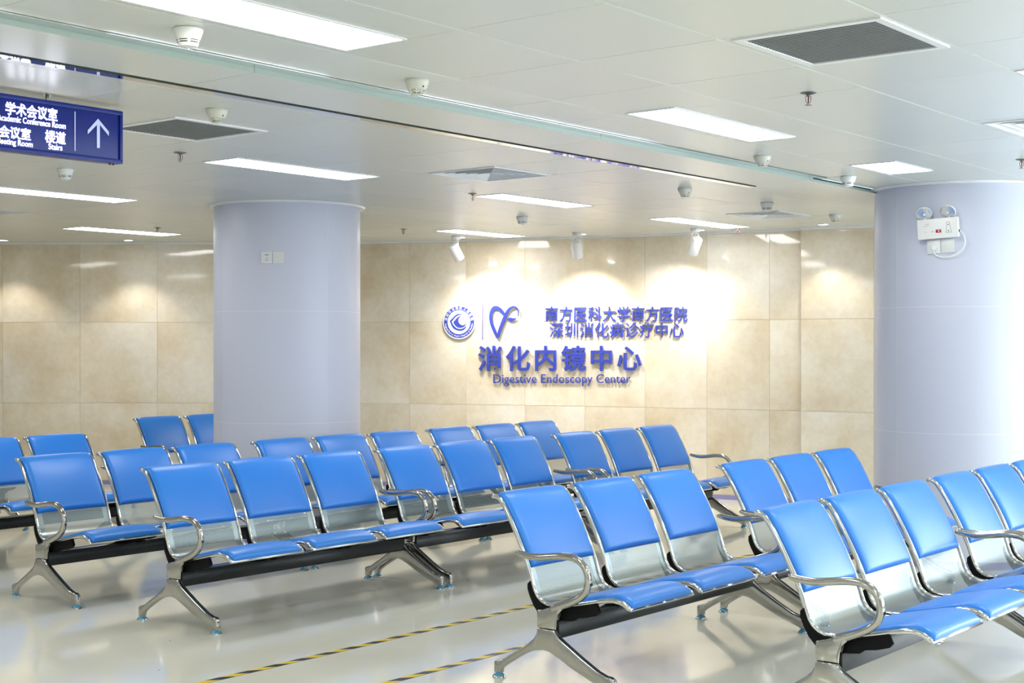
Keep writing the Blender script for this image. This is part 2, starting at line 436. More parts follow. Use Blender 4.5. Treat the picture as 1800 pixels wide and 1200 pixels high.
# smoke-curtain housing: a shallow lowered band with a polished strip on either side
S0, S1 = -6.0, 13.2
def sbox(bm, s0, s1, t0, t1, z0, z1, mi=0, bev=0):
    n0 = len(bm.verts); box(bm, s0, s1, t0, t1, z0, z1, bev, mi); bm.verts.ensure_lookup_table()
    for v in bm.verts[n0:]: v.co = W(v.co.x, v.co.y, v.co.z)
bm = bmesh.new(); ss = [1.42+2.453*k for k in range(-3, 5)]
for a, b in zip(ss, ss[1:]): sbox(bm, a+.002, min(b, 13.0)-.002, -4.88, -4.45, 2.672, 2.72, 0)
sbox(bm, 8.9, 13.0, -4.99, -4.878, 2.690, 2.72)
bm.normal_update()
for f in bm.faces:
    if abs(f.normal.dot(U2)) > .9: f.material_index = 1
struct(obj('trim_2', bm, [M['ceil'], M['mint']], smooth=False))
bm = bmesh.new(); sbox(bm, S0, 8.9, -4.448, -4.38, 2.694, 2.72); sbox(bm, S0, 8.9, -4.985, -4.925, 2.672, 2.72)
struct(obj('trim_3', bm, M['steel'], smooth=False))
bm = bmesh.new(); sbox(bm, S0, 8.9, -4.925, -4.88, 2.69, 2.73); sbox(bm, 8.83, 9.75, -4.4495, -4.4475, 2.689, 2.6985); struct(obj('trim_4', bm, M['dark'], smooth=False))

# ------------------------------------------------------------------ columns
def column(cx, cy, r, seams, label):
    root = thing('round_column', label, 'column', (cx, cy, 0), 0, None)
    bm = bmesh.new()
    for z0, z1 in ((.055, .940), (.940, 1.828), (1.828, 2.70)):
        n = 4
        for k in range(4):
            a0 = seams+k*PI/2+.0022; a1 = seams+(k+1)*PI/2-.0022
            lathe(bm, [(r-.002, z0+.0014), (r, z0+.0014), (r, z1-.0014), (r-.002, z1-.0014)], 20, a0=a0, a1=a1)
    obj('cladding', bm, M['column'], root, angle=30)
    bm = bmesh.new(); lathe(bm, [(r-.0006, 0.0), (r-.0006, 2.70)], 160); obj('joint_strips', bm, M['seamline'], root)
    bm = bmesh.new(); lathe(bm, [(r+.006, 0.0), (r+.006, .052), (r-.01, .056)], 64); obj('base_ring', bm, M['lilac'], root, label='lilac base ring')
    bm = bmesh.new(); lathe(bm, [(r-.01, 2.684), (r+.035, 2.684), (r+.045, 2.699)], 64); obj('ceiling_collar', bm, M['whitepaint'], root)
    return root
CR = .6
C1 = Vector((-1.86, 11.78)); C2 = Vector((3.28, 10.45))
def facing(c): return math.atan2(-c.y, -c.x)
column(C1.x, C1.y, CR, facing(C1)+math.radians(32), 'pale lilac round column with a double socket plate, left of the wall lettering')
column(C2.x, C2.y, CR, facing(C2)+math.radians(45), 'pale lilac round column carrying the emergency light at the right edge')

# ------------------------------------------------------------------ benches
# side profile of the seat shell: (forward, height) measured from the front foot of the end frame
PROF = [(-.712, .842), (-.690, .842), (-.665, .827), (-.640, .795), (-.612, .752), (-.582, .700), (-.550, .640), (-.520, .580), (-.494, .520), (-.474, .465), (-.458, .418),
        (-.430, .382), (-.385, .362), (-.330, .360), (-.265, .370), (-.195, .384), (-.125, .400), (-.065, .414), (-.015, .421), (.025, .417), (.055, .404), (.078, .388)]
YC = -.30
pr = catmull([Vector((0, -(y-YC), z)) for y, z in PROF], 3)          # local -y is forward
def arclen(P):
    L = [0.0]
    for a, b in zip(P, P[1:]): L.append(L[-1]+(b-a).length)
    return L
ARC = arclen(pr)
def prof_at(u):
    u = max(0, min(ARC[-1]-1e-6, u))
    for i in range(len(ARC)-1):
        if ARC[i+1] >= u:
            f = (u-ARC[i])/(ARC[i+1]-ARC[i]); p = pr[i].lerp(pr[i+1], f)
            a = pr[max(i-1, 0)]; b = pr[min(i+2, len(pr)-1)]; tg = (b-a).normalized()
            return p, Vector((0, tg.z, -tg.y)) if True else None, tg
def nrm_up(tg):                          # side of the shell the sitter touches
    return Vector((0, tg.z, -tg.y))
def u_at(cond):
    for i, p in enumerate(pr):
        if cond(p): return ARC[i]
U_BC = u_at(lambda p: p.z < .527)                      # lower edge of the back cushion
U_SC = u_at(lambda p: p.y < -(-.325-YC) and p.z < .4)  # rear edge of the seat cushion
def cushion(x0, x1, u0, u1, T, crown, dome, rear=.026, edge=.022):
    """padded slab following the shell, rounded at every rim"""
    bm = bmesh.new(); hw = (x1-x0)/2; xc = (x0+x1)/2
    q = [-1, -.992, -.97, -.93, -.86, -.72, -.5, -.25, 0, .25, .5, .72, .86, .93, .97, .992, 1]
    L = u1-u0; e = [0, .002, .006, .013, .024, .045]
    us = [x for x in e]+[.045+(L-.09)*k/22 for k in range(1, 22)]+[L-x for x in reversed(e)]
    top = []; bot = []
    for u in us:
        p, _, tg = prof_at(u0+u); n = nrm_up(tg)
        ed = min(u/rear, (L-u)/.026); fu = math.sqrt(max(0, 1-max(0, 1-ed)**2.4))
        rt = []; rb = []
        for a in q:
            dx = (1-abs(a))*hw; fx = math.sqrt(max(0, 1-max(0, 1-dx/edge)**2.2))
            f = min(fu, fx)*.75+fu*fx*.25
            h = .004+(T-.004)*f+crown*(1-abs(a)**2.2)*math.sin(PI*min(1, max(0, u/L)))+dome*(1-a**4)*fu
            rt.append(bm.verts.new(Vector((xc+a*hw, p.y+n.y*h, p.z+n.z*h))))
            rb.append(bm.verts.new(Vector((xc+a*hw, p.y+n.y*.0015, p.z+n.z*.0015))))
        top.append(rt); bot.append(rb)
    for G in (top, bot):
        for A, B in zip(G, G[1:]):
            for k in range(len(q)-1): bm.faces.new((A[k], A[k+1], B[k+1], B[k]))
    for A, B in ((top[0], bot[0]), (top[-1], bot[-1])):
        for k in range(len(q)-1): bm.faces.new((A[k], A[k+1], B[k+1], B[k]))
    for k in (0, len(q)-1):
        for i in range(len(us)-1): bm.faces.new((top[i][k], top[i+1][k], bot[i+1][k], bot[i][k]))
    return bm
def shell(hw):
    bm = bmesh.new(); uvl = bm.loops.layers.uv.new('UVMap')
    xs = [-hw, -.218, 0, .218, hw]; data = {}
    rows = []
    for i, p in enumerate(pr):
        row = []
        for x in xs:
            v = bm.verts.new((x, p.y, p.z)); data[v] = (x, ARC[i]); row.append(v)
        rows.append(row)
    for A, B in zip(rows, rows[1:]):
        for k in range(len(xs)-1):
            f = bm.faces.new((A[k], A[k+1], B[k+1], B[k]))
            for lp in f.loops: lp[uvl].uv = data[lp.vert]
    return bm
BRACKET = [(-.487, .452), (-.490, .425), (-.478, .392), (-.455, .350), (-.425, .318), (-.398, .302), (-.270, .302), (-.225, .306), (-.205, .322), (-.15, .330), (-.10, .345), (-.085, .362),
           (-.10, .385), (-.16, .383), (-.26, .362), (-.33, .350), (-.385, .352), (-.425, .370), (-.450, .405), (-.466, .45), (-.478, .462)]
LEG = [(-.397, .262), (-.402, .238), (-.418, .212), (-.450, .186), (-.50, .153), (-.56, .117), (-.605, .090), (-.632, .083), (-.650, .076), (-.654, .068), (-.654, .022), (-.616, .022), (-.613, .044),
       (-.585, .064), (-.52, .104), (-.46, .139), (-.415, .156), (-.366, .163), (-.325, .158), (-.275, .138), (-.20, .101), (-.11, .063), (-.045, .040), (-.012, .030), (-.009, .022), (.029, .022), (.031, .070),
       (.026, .082), (.008, .092), (-.014, .093), (-.06, .108), (-.15, .156), (-.23, .203), (-.272, .228), (-.292, .246), (-.300, .262)]
POST = [(-.398, .265), (-.299, .265), (-.296, .305), (-.285, .335), (-.258, .360), (-.268, .384), (-.32, .366), (-.36, .352), (-.392, .347), (-.400, .338)]
ARM = [(-.520, .596), (-.490, .590), (-.440, .585), (-.390, .586), (-.330, .594), (-.280, .601), (-.235, .603), (-.190, .598), (-.155, .580), (-.130, .553), (-.119, .520), (-.120, .487), (-.134, .452), (-.165, .424), (-.210, .400), (-.260, .380), (-.315, .359)]
def loc2(P): return [(-(y-YC), z) for y, z in P]
BRK = []
for p_ in pr:
    if p_.z < .47 and p_.y > -(-.09-YC):
        i_ = next(j for j, q_ in enumerate(pr) if q_ is p_); tg_ = (pr[i_+1]-pr[i_-1]).normalized(); n_ = nrm_up(tg_); BRK.append((p_.y-n_.y*.006, p_.z-n_.z*.006))
BRK += [q for q in loc2([(-.085, .362), (-.10, .345), (-.15, .330), (-.205, .322), (-.225, .306), (-.270, .300), (-.398, .300), (-.425, .314), (-.455, .346), (-.480, .390), (-.494, .425), (-.494, .450)])]
def make_bench():
    root = thing('waiting_bench', '', 'bench')
    HL = .912
    bm = bmesh.new(); box(bm, -HL+.012, HL-.012, -(-.375-YC)-.085, -(-.375-YC), .221, .304, .004)
    beam = obj('beam', bm, M['black'], root)
    for sx in (-1, 1):
        # end frame: cast Y-leg and armrest with its post
        bm = bmesh.new(); prism_round(bm, loc2(LEG), .0165, .007, sx*HL); lg = obj('leg', bm, M['cast'], root, angle=50)
        for y in (-.635, .010):
            bm = bmesh.new(); yy = -(y-YC)
            lathe(bm, [(0, 0), (.030, 0), (.032, .003), (.031, .007), (.027, .009)], 20, (sx*HL, yy, 0))
            lathe(bm, [(.027, .009), (.024, .014), (.016, .019), (.013, .026), (0, .026)], 20, (sx*HL, yy, 0), mi=1)
            obj('foot', bm, [M['steel'], M['film']], lg, label='levelling foot still wrapped in blue film')
        bm = bmesh.new(); prism_round(bm, loc2(POST), .0155, .006, sx*HL)
        ap = catmull([Vector((sx*HL, *q)) for q in loc2(ARM)], 3)
        n = len(ap); rr = []
        for i in range(n):
            f = i/(n-1); rr.append(.0135+.0035*min(1, f/.12)+.004*max(0, (f-.75)/.25))
        tube(bm, ap, rr, 16, side=(1, 0, 0))
        ar = obj('armrest', bm, M['cast'], root, angle=50)
        bm = bmesh.new(); p = Vector((sx*HL, *loc2([(-.118, .490)])[0]))
        tube(bm, [p+Vector((0, -.0135, 0)), p+Vector((0, -.0172, -.0005))], [.0075, .0075], 12)
        obj('screw_hole', bm, M['dark'], ar, label='dark screw hole')
    for k in (-1, 0, 1):
        xc = k*.602
        bm = shell(.262); st = obj('seat', bm, M['perf'], root, smooth='keep', label='perforated steel seat shell'); st.location = (xc, 0, 0)
        c = obj('back_cushion', cushion(-.248, .248, 0.016, U_BC, .021, .007, .009), M['vinyl'], st, angle=60)
        c = obj('seat_cushion', cushion(-.248, .248, U_SC-.02, ARC[-1]-.002, .022, .007, .006, rear=.10), M['vinyl'], st, angle=60)
        for sx in (-1, 1):
            bm = bmesh.new(); pts = [Vector((sx*.262, p.y, p.z)) for p in pr[::2]]
            tube(bm, pts, .0085, 10, flat=1.35, side=(1, 0, 0)); obj('side_rail', bm, M['chrome'], st, angle=50)
        bm = bmesh.new()                       # front and top edge bars
        e, s_ = pr[-1], pr[0]
        tube(bm, [Vector((-.262, e.y, e.z)), Vector((.262, e.y, e.z))], .007, 8); obj('front_bar', bm, M['chrome'], st)
        for sx in (-1, 1):
            bm = bmesh.new(); prism_round(bm, BRK, .011, .003, sx*.264); obj('bracket', bm, M['blackmat'], st, angle=40)
    return root
proto = make_bench()
# (s of the bench centre, t of the front feet, label, group)
BENCHES = [
 (5.908, -6.06, 'three-seat blue padded steel bench on glossy floor, nearest one at left foreground'),
 (7.820, -6.06, 'blue three-seat bench butted against far end of left foreground bench, double armrests between'),
 (9.810, -6.06, 'blue three-seat bench ending the left foreground row, last armrest free before beige wall'),
 (5.875, -7.29, 'blue three-seat bench directly behind left foreground bench, its armrest leg near left picture edge'),
 (7.797, -7.29, 'middle blue bench of second row, its backs standing right before the left column foot'),
 (9.695, -7.29, 'far blue bench of second row, partly hidden, below the round wall emblem'),
 (5.845, -9.05, 'blue bench cut by left picture edge, third row back, two seats showing'),
 (5.870, -10.68, 'blue bench mostly beyond the left picture edge, only its far end foot showing'),
 (9.260, -10.68, 'farthest blue bench, two backs showing just left of the left column'),
 (6.100, -3.60, 'light-catching blue three-seat bench in centre foreground, whole near end frame on floor tape side'),
 (8.180, -3.60, 'blue bench beyond the centre foreground bench, standing in front of the right column'),
 (6.280, -2.29, 'nearest blue bench, right foreground, its near legs cut by bottom picture edge'),
 (8.167, -2.30, 'blue bench cut by the right picture edge, large chrome armrest before the right column base'),
]
for i, (s, t_, lb) in enumerate(BENCHES):
    o = proto if i == 0 else copy_tree(proto)
    o.location = W(s, t_+YC, 0); o.rotation_euler = (0, 0, ROT)
    o['label'] = lb; o['category'] = 'bench'; o['group'] = 'blue waiting benches'

# ------------------------------------------------------------------ floor tape
def tape(t_, s0, s1, label):
    bm = bmesh.new(); uvl = bm.loops.layers.uv.new('UVMap'); hw = .023; z = .0012
    P4 = [(s0, -hw), (s1, -hw), (s1, hw), (s0, hw)]
    top = [bm.verts.new(W(s, t_+d, z)) for s, d in P4]; bot = [bm.verts.new(W(s, t_+d, .0002)) for s, d in P4]
    f = bm.faces.new(top)
    for lp, (s, d) in zip(f.loops, P4): lp[uvl].uv = (s, d)
    for k in range(4):
        f = bm.faces.new((top[k], top[(k+1) % 4], bot[(k+1) % 4], bot[k]))
    tag(obj('floor_tape', bm, M['tape'], smooth='keep'), label, 'tape', 'hazard tapes along the aisle')
tape(-5.23, 2.0, 11.2, 'yellow and black striped floor tape, the one farther from centre foreground bench')
tape(-4.56, 2.0, 11.2, 'yellow and black striped floor tape running just behind the centre foreground bench')

# ------------------------------------------------------------------ ceiling lights
def ceiling_light(s0, s1, t0, t1, label):
    c = W((s0+s1)/2, (t0+t1)/2, CEIL); r = thing('ceiling_light', label, 'light', c, ROT, 'recessed ceiling light panels')
    a, b = (s1-s0)/2, (t1-t0)/2; f = .012
    bm = bmesh.new()
    for x0, x1, y0, y1 in ((-a-f, a+f, -b-f, -b), (-a-f, a+f, b, b+f), (-a-f, -a, -b, b), (a, a+f, -b, b)): box(bm, x0, x1, y0, y1, -.005, .004)
    obj('frame', bm, M['whitepaint'], r, smooth=False)
    bm = bmesh.new(); box(bm, -a, a, -b, b, -.003, .004); obj('diffuser', bm, M['panel'], r, smooth=False)
LIGHTS = [
 (2.66, 3.87, -3.92, -3.62, 'large bright ceiling light panel cut by the top picture edge'),
 (5.81, 7.02, -3.92, -3.66, 'long ceiling light panel at upper right, in front of the curtain housing'),
 (8.37, 8.95, -3.95, -3.67, 'short ceiling light panel touching the right column collar'),
 (5.71, 6.93, -7.02, -6.72, 'long ceiling light panel above and just left column top'),
 (5.68, 6.88, -9.58, -9.29, 'ceiling light panel cut by left picture edge below the hanging sign'),
 (8.12, 9.30, -12.14, -11.82, 'ceiling light panel nearest the left part of beige wall'),
 (8.31, 9.47, -7.01, -6.75, 'ceiling light panel beneath the square air diffuser, right of left column'),
 (10.81, 12.15, -7.06, -6.80, 'ceiling light panel above the rightmost wall spotlight'),
 (10.62, 11.71, -9.48, -9.20, 'ceiling light panel just above the leftmost wall spotlight'),
 (5.92, 7.13, -2.05, -1.77, 'ceiling light panel whose tip shows at the right picture edge'),
]
for q in LIGHTS: ceiling_light(*q)
# panels of the same rows over the part of the hall beside and behind the camera
for (s0, t0) in ((-.55, -3.92), (2.60, -7.02), (2.60, -9.58), (2.66, -1.2), (-.6, -1.2), (8.4, -1.2), (5.8, 1.0), (2.4, 1.4), (-1.0, 1.4), (5.6, 3.6), (2.2, 3.9), (-4.0, -1.4), (-4.0, -5.0), (-.6, -6.5), (4.9, -12.1)):
    c = W(s0+.6, t0+.15)
    if inside(c.x, c.y): ceiling_light(s0, s0+1.2, t0, t0+.3, 'ceiling light panel of the hall part outside the picture')

# ------------------------------------------------------------------ return-air grilles and diffusers
def grille(h, label):
    s0, s1, t0, t1 = h; c = W((s0+s1)/2, (t0+t1)/2, CEIL); r = thing('return_air_grille', label, 'air vent', c, ROT, 'louvred return air grilles')
    a, b = (s1-s0)/2, (t1-t0)/2; f = .035
    bm = bmesh.new()
    for x0, x1, y0, y1 in ((-a-f, a+f, -b-f, -b), (-a-f, a+f, b, b+f), (-a-f, -a, -b, b), (a, a+f, -b, b)): box(bm, x0, x1, y0, y1, -.006, .002, .0015)
    obj('frame', bm, M['whitepaint'], r, smooth=False)
    bm = bmesh.new(); box(bm, -a, a, -b, b, .05, .055)
    for x0, x1, y0, y1 in ((-a-.003, a+.003, -b-.003, -b), (-a-.003, a+.003, b, b+.003), (-a-.003, -a, -b, b), (a, a+.003, -b, b)): box(bm, x0, x1, y0, y1, .002, .055)
    obj('duct', bm, M['duct'], r, smooth=False)
    bm = bmesh.new(); n = 24
    for k in range(n):
        x = -a+(k+.5)*2*a/n; z0, z1 = -.002, .016
        box(bm, x-.0055, x+.0055, -b, b, -.003, -.0015); box(bm, x-.0045, x+.0045, -b, b, -.0015, .016, mi=1)  # grey lip below; blade sides coloured dark to stand for shade between louvres
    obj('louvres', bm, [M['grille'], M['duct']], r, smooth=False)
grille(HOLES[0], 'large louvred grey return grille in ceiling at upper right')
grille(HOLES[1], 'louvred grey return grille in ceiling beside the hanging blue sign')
def diffuser(h, label):
    s0, s1, t0, t1 = h; c = W((s0+s1)/2, (t0+t1)/2, CEIL); r = thing('air_diffuser', label, 'air vent', c, ROT, 'square four-way air diffusers')
    a = (s1-s0)/2; b = (t1-t0)/2
    bm = bmesh.new(); f = .02
    for x0, x1, y0, y1 in ((-a-f, a+f, -b-f, -b), (-a-f, a+f, b, b+f), (-a-f, -a, -b, b), (a, a+f, -b, b)): box(bm, x0, x1, y0, y1, -.006, .002, .0015)
    obj('frame', bm, M['whitepaint'], r, smooth=False)
    bm = bmesh.new(); box(bm, -a, a, -b, b, .10, .105)
    for x0, x1, y0, y1 in ((-a-.003, a+.003, -b-.003, -b), (-a-.003, a+.003, b, b+.003), (-a-.003, -a, -b, b), (a, a+.003, -b, b)): box(bm, x0, x1, y0, y1, .002, .105)
    obj('duct', bm, M['duct'], r, smooth=False)
    bm = bmesh.new()
    for k in range(5):
        fo = 1-.19*k; fi = fo-.13
        lo = [bm.verts.new((x*a*fo, y*b*fo, -.004)) for x, y in ((-1, -1), (1, -1), (1, 1), (-1, 1))]
        hi = [bm.verts.new((x*a*fi, y*b*fi, .034)) for x, y in ((-1, -1), (1, -1), (1, 1), (-1, 1))]
        lo2 = [bm.verts.new(v.co+Vector((0, 0, .002))) for v in lo]; hi2 = [bm.verts.new(v.co+Vector((0, 0, .002))) for v in hi]
        for i in range(4):
            j = (i+1) % 4
            bm.faces.new((lo[i], lo[j], hi[j], hi[i])); bm.faces.new((lo2[i], lo2[j], hi2[j], hi2[i])); bm.faces.new((lo[i], lo[j], lo2[j], lo2[i])); bm.faces.new((hi[i], hi[j], hi2[j], hi2[i]))
    obj('vanes', bm, M['whitepaint'], r, smooth=False)
diffuser(HOLES[2], 'square four-way air diffuser in ceiling right of the left column')
diffuser(HOLES[3], 'small-looking square air diffuser near back wall, above rightmost light panel end')
diffuser(HOLES[4], 'square air diffuser cut by the right picture edge')
diffuser(HOLES[5], 'square air diffuser at the left picture edge near the back wall')

# ------------------------------------------------------------------ detectors and sprinklers
def smoke_detector(px, py, label):
    c = at(px, py, CEIL); r = thing('smoke_detector', label, 'smoke detector', c, random.uniform(-.3, .3), 'slotted smoke detectors')
    bm = bmesh.new(); lathe(bm, [(.050, 0), (.054, -.004), (.053, -.012), (.049, -.022), (.044, -.036), (.037, -.058), (.033, -.066), (.020, -.070), (.004, -.071), (.003, -.076), (0, -.076)], 36)
    b = obj('housing', bm, M['white'], r, angle=40)
    bm = bmesh.new()
    for k in range(6):
        a0 = k*PI/3+.10; a1 = a0+.80
        for zz, rr in ((-.044, .0416), (-.052, .0392)):
            lathe(bm, [(rr+.0002, zz+.0025), (rr-.0008+.0004, zz-.0025)], 8, a0=a0, a1=a1)
    obj('smoke_slots', bm, M['dark'], r)
def heat_detector(px, py, label):
    c = at(px, py, CEIL); r = thing('heat_detector', label, 'smoke detector', c, random.uniform(-.3, .3), 'ribbed cream detectors')
    bm = bmesh.new(); lathe(bm, [(.050, 0), (.052, -.003), (.051, -.014), (.047, -.026), (.041, -.038), (.036, -.044), (.024, -.044), (.024, -.058), (0, -.060)], 36)
    obj('housing', bm, M['cream'], r, angle=40)
    bm = bmesh.new()
    for k in range(8):
        a = k*PI/4; d = Vector((math.cos(a), math.sin(a), 0))
        tube(bm, [d*.037+Vector((0, 0, -.042)), d*.032+Vector((0, 0, -.052)), d*.024+Vector((0, 0, -.062))], .0022, 6)
    lathe(bm, [(.012, -.0625), (.026, -.0625), (.026, -.0655), (0, -.0665)], 24)
    obj('cage', bm, M['cream'], r)
    bm = bmesh.new(); a = facing(c)+.7; d = Vector((math.cos(a), math.sin(a), 0)); tube(bm, [d*.043+Vector((0, 0, -.034)), d*.045+Vector((0, 0, -.035))], .0035, 8)
    obj('indicator', bm, M['dark'], r, label='small dark indicator window')
for px, py, lb in ((331, 50, 'large-looking white slotted smoke detector under the topmost light panel'), (115, 297, 'white slotted smoke detector beneath the hanging blue sign'),
                   (1491, 310, 'white slotted smoke detector beside the right column top'), (1348, 356, 'white slotted smoke detector just before the small far diffuser'),
                   (918, 381, 'white slotted smoke detector far back, above the wall emblem area')): smoke_detector(px, py, lb)
for px, py, lb in ((733, 140, 'cream ribbed detector at top centre, against the curtain housing strip'), (381, 192, 'cream ribbed detector above the left return grille'),
                   (1340, 274, 'cream ribbed detector below the long upper right light panel'), (1204, 331, 'cream ribbed detector behind the curtain housing, right of centre'),
                   (1468, 377, 'cream ribbed detector near back wall, left of the right column')): heat_detector(px, py, lb)
def sprinkler(px, py, label):
    c = at(px, py, CEIL); r = thing('fire_sprinkler', label, 'sprinkler', c, random.uniform(-.2, .2), 'pendant fire sprinklers')
    bm = bmesh.new(); lathe(bm, [(.036, -.001), (.036, -.003), (.022, -.007), (.012, -.010), (.010, -.001)], 28); obj('cover_plate', bm, M['brass'], r)
    bm = bmesh.new(); lathe(bm, [(.009, -.004), (.009, -.016), (.006, -.018), (0, -.018)], 12)
    for sx in (-1, 1): tube(bm, [Vector((sx*q, 0, z)) for q, z in ((.007, -.014), (.0125, -.020), (.0125, -.034), (.009, -.044), (.002, -.050))], .0022, 8)
    lathe(bm, [(0, -.046), (.004, -.047), (.003, -.054), (.015, -.055), (.015, -.057), (0, -.057)], 16); obj('body', bm, M['brass'], r)
    bm = bmesh.new(); tube(bm, [(0, 0, -.020), (0, 0, -.044)], .0032, 10); obj('glass_bulb', bm, M['bulbred'], r, label='red glass bulb')
for px, py, lb in ((317, 268, 'fire sprinkler left of the left column, below the return grille'), (1421, 163, 'fire sprinkler beneath the large return grille at upper right'),
                   (1796, 280, 'fire sprinkler at the right picture edge'), (831, 340, 'fire sprinkler at the tip of light panel under square diffuser'),
                   (277, 400, 'fire sprinkler behind the light panel nearest the left beige wall'), (709, 402, 'fire sprinkler just right of left column near back wall'),
                   (1298, 400, 'fire sprinkler at the end of light panel above rightmost spotlight')): sprinkler(px, py, lb)

# ------------------------------------------------------------------ wall helpers, downlights, spotlights
def wall_pt(px):
    kx = (px-900)/FPX
    for (ax, ay), (bx, by) in zip(BACK, BACK[1:]):
        if math.hypot(bx-ax, by-ay) < .1: continue
        fa = ax-kx*ay; fb = bx-kx*by
        if fa <= 0 <= fb:
            f = fa/(fa-fb); p = Vector((ax+(bx-ax)*f, ay+(by-ay)*f)); d = Vector((bx-ax, by-ay)).normalized()
            return p, d, Vector((d.y, -d.x))
def wall_z(px, py): return CAM_H+(HOR-py)*wall_pt(px)[0].y/FPX
def wall_frame(px, py, off=0.0):
    p, d, n = wall_pt(px); q = p+n*off
    return face_frame((q.x, q.y, wall_z(px, py)), n)
def downlight(x, y, label):
    r = thing('downlight', label, 'light', (x, y, CEIL), 0, 'round recessed downlights along the back wall')
    bm = bmesh.new(); lathe(bm, [(.055, .002), (.056, -.004), (.050, -.006), (.044, -.003)], 28); obj('trim_ring', bm, M['whitepaint'], r)
    bm = bmesh.new(); lathe(bm, [(.044, -.0035), (0, -.0035)], 28); obj('lens', bm, M['lens'], r)
    ld = bpy.data.lights.new('downlight_beam', 'SPOT'); ld.energy = DOWN_W; ld.spot_size = math.radians(95); ld.spot_blend = .55; ld.shadow_soft_size = .03; ld.color = (1, .91, .76)
    lo = bpy.data.objects.new('downlight_beam', ld); COL.objects.link(lo); lo.parent = r; lo.location = (0, 0, -.02)
for px, lb in ((6, 'left edge of the picture'), (226, 'light panel at far left'), (810, 'leftmost wall spotlight'), (1022, 'middle wall spotlight'), (1230, 'rightmost wall spotlight'), (1447, 'right column and its detector')):
    p, d, n = wall_pt(px); q = p+n*.42
    f = q.y; X = (px-900)/FPX*f
    downlight(X, f, 'small round downlight by the back wall, nearest the '+lb)

def spotlight(px, aim_px, aim_py, label):
    p, d, n = wall_pt(px); q = p+n*.62; X = (px-900)/FPX*q.y
    base = Vector((X, q.y, CEIL)); r = thing('wall_spotlight', label, 'spotlight', base, 0, 'white spotlights lighting the wall lettering')
    pa, da, na = wall_pt(aim_px); target = Vector((pa.x, pa.y, wall_z(aim_px, aim_py)))
    piv = Vector((0, 0, -.165)); ax = (target-(base+piv)).normalized()
    bm = bmesh.new(); lathe(bm, [(0, 0), (.048, 0), (.050, -.004), (.050, -.030), (.046, -.036), (0, -.036)], 28); obj('mount', bm, M['whitepaint'], r)
    z = -ax; x = Vector((0, 0, 1)).cross(z).normalized(); y = z.cross(x)
    R = Matrix((x, y, z)).transposed().to_4x4(); R.translation = piv
    bm = bmesh.new()
    lathe(bm, [(0, .085), (.040, .085), (.048, .082), (.053, .075), (.053, -.090), (.050, -.094), (.046, -.092), (.044, -.070), (0, -.070)], 32)
    b = obj('lamp_body', bm, M['whitepaint'], r, angle=40); b.matrix_local = R
    bm = bmesh.new(); lathe(bm, [(.043, -.072), (0, -.072)], 24); l = obj('lens', bm, M['lens'], b)
    bm = bmesh.new(); lathe(bm, [(.022, .0852), (.030, .0856), (.030, .0865), (.022, .087)], 20); lathe(bm, [(0, .087), (.008, .087), (.009, .0852)], 12); obj('rear_vent', bm, M['outlet'], b)
    bm = bmesh.new()
    for sx in (-1, 1):
        e = R @ Vector((sx*.056, 0, .03)); e2 = R @ Vector((sx*.060, 0, .0))
        tube(bm, [Vector((sx*.012*x.x, sx*.012*x.y, -.034)), Vector((sx*.034*x.x, sx*.034*x.y, -.058)), e, e2], .0055, 8, flat=.5)
    tube(bm, [(0, 0, -.036), (0.004, .01, -.06), R @ Vector((0, 0, .085))], .003, 6)
    obj('yoke', bm, M['whitepaint'], r)
    ld = bpy.data.lights.new('spotlight_beam', 'SPOT'); ld.energy = SPOT_W; ld.spot_size = math.radians(104); ld.spot_blend = 1.0; ld.shadow_soft_size = .03; ld.color = (1, .96, .93)
    lo = bpy.data.objects.new('spotlight_beam', ld); COL.objects.link(lo); lo.parent = b; lo.location = (0, 0, -.10)
spotlight(802, 884, 610, 'leftmost of the three white ceiling spotlights, aimed down to the right')
spotlight(1014, 1035, 610, 'middle of the three white ceiling spotlights')
spotlight(1222, 1160, 615, 'rightmost of the three white ceiling spotlights, aimed down to the left')

# ------------------------------------------------------------------ lettering on the back wall
def wall_chars(name, chars, x0, x1, ytop, ybot, label, bold, depth=.014, stand=.008, fill=.96):
    """characters evenly spaced between picture columns x0 and x1, each on the wall where it stands"""
    n = len(chars); pm = (x0+x1)/2
    root = thing(name, label, 'lettering', mw=wall_frame(pm, (ytop+ybot)/2)); inv = root.matrix_world.inverted()
    pitch = (x1-x0)/n
    for i, ch in enumerate(chars):
        px = x0+pitch*(i+.5); p, d, nn = wall_pt(px); hh = (ybot-ytop)*p.y/FPX
        foreshort = abs(d.x-0*d.y)                # the wall turns away a little, so widths are taken along it
        ww = pitch*fill*p.y/FPX/ max(.6, (d.x-(px-900)/FPX*d.y))
        bm = text_bm(ch, hh*1.02, depth/2, bold*hh); a, b, c, e = bounds(bm)
        cx, cy = (a+b)/2, (c+e)/2; k = min(ww/(hh*1.0), 1.25)
        for v in bm.verts: v.co = Vector(((v.co.x-cx)*k, v.co.y-cy, v.co.z+depth/2))
        o = obj('character', bm, M['letterblue'], root, smooth=False)
        o.matrix_local = inv @ wall_frame(px, (ytop+ybot)/2, stand)
    return root
wall_chars('wall_lettering', '南方医科大学南方医院', 958, 1211, 538, 566, 'raised blue Chinese lettering on beige wall, top line of ten characters', .006)
wall_chars('wall_lettering', '深圳消化病诊疗中心', 966, 1204, 566, 594, 'raised blue Chinese lettering, second line of nine characters below the ten', .006)
wall_chars('wall_lettering', '消化内镜中心', 838, 1132, 607, 652.5, 'largest raised blue Chinese lettering, six bold characters', .021, depth=.02, stand=.010, fill=.88)
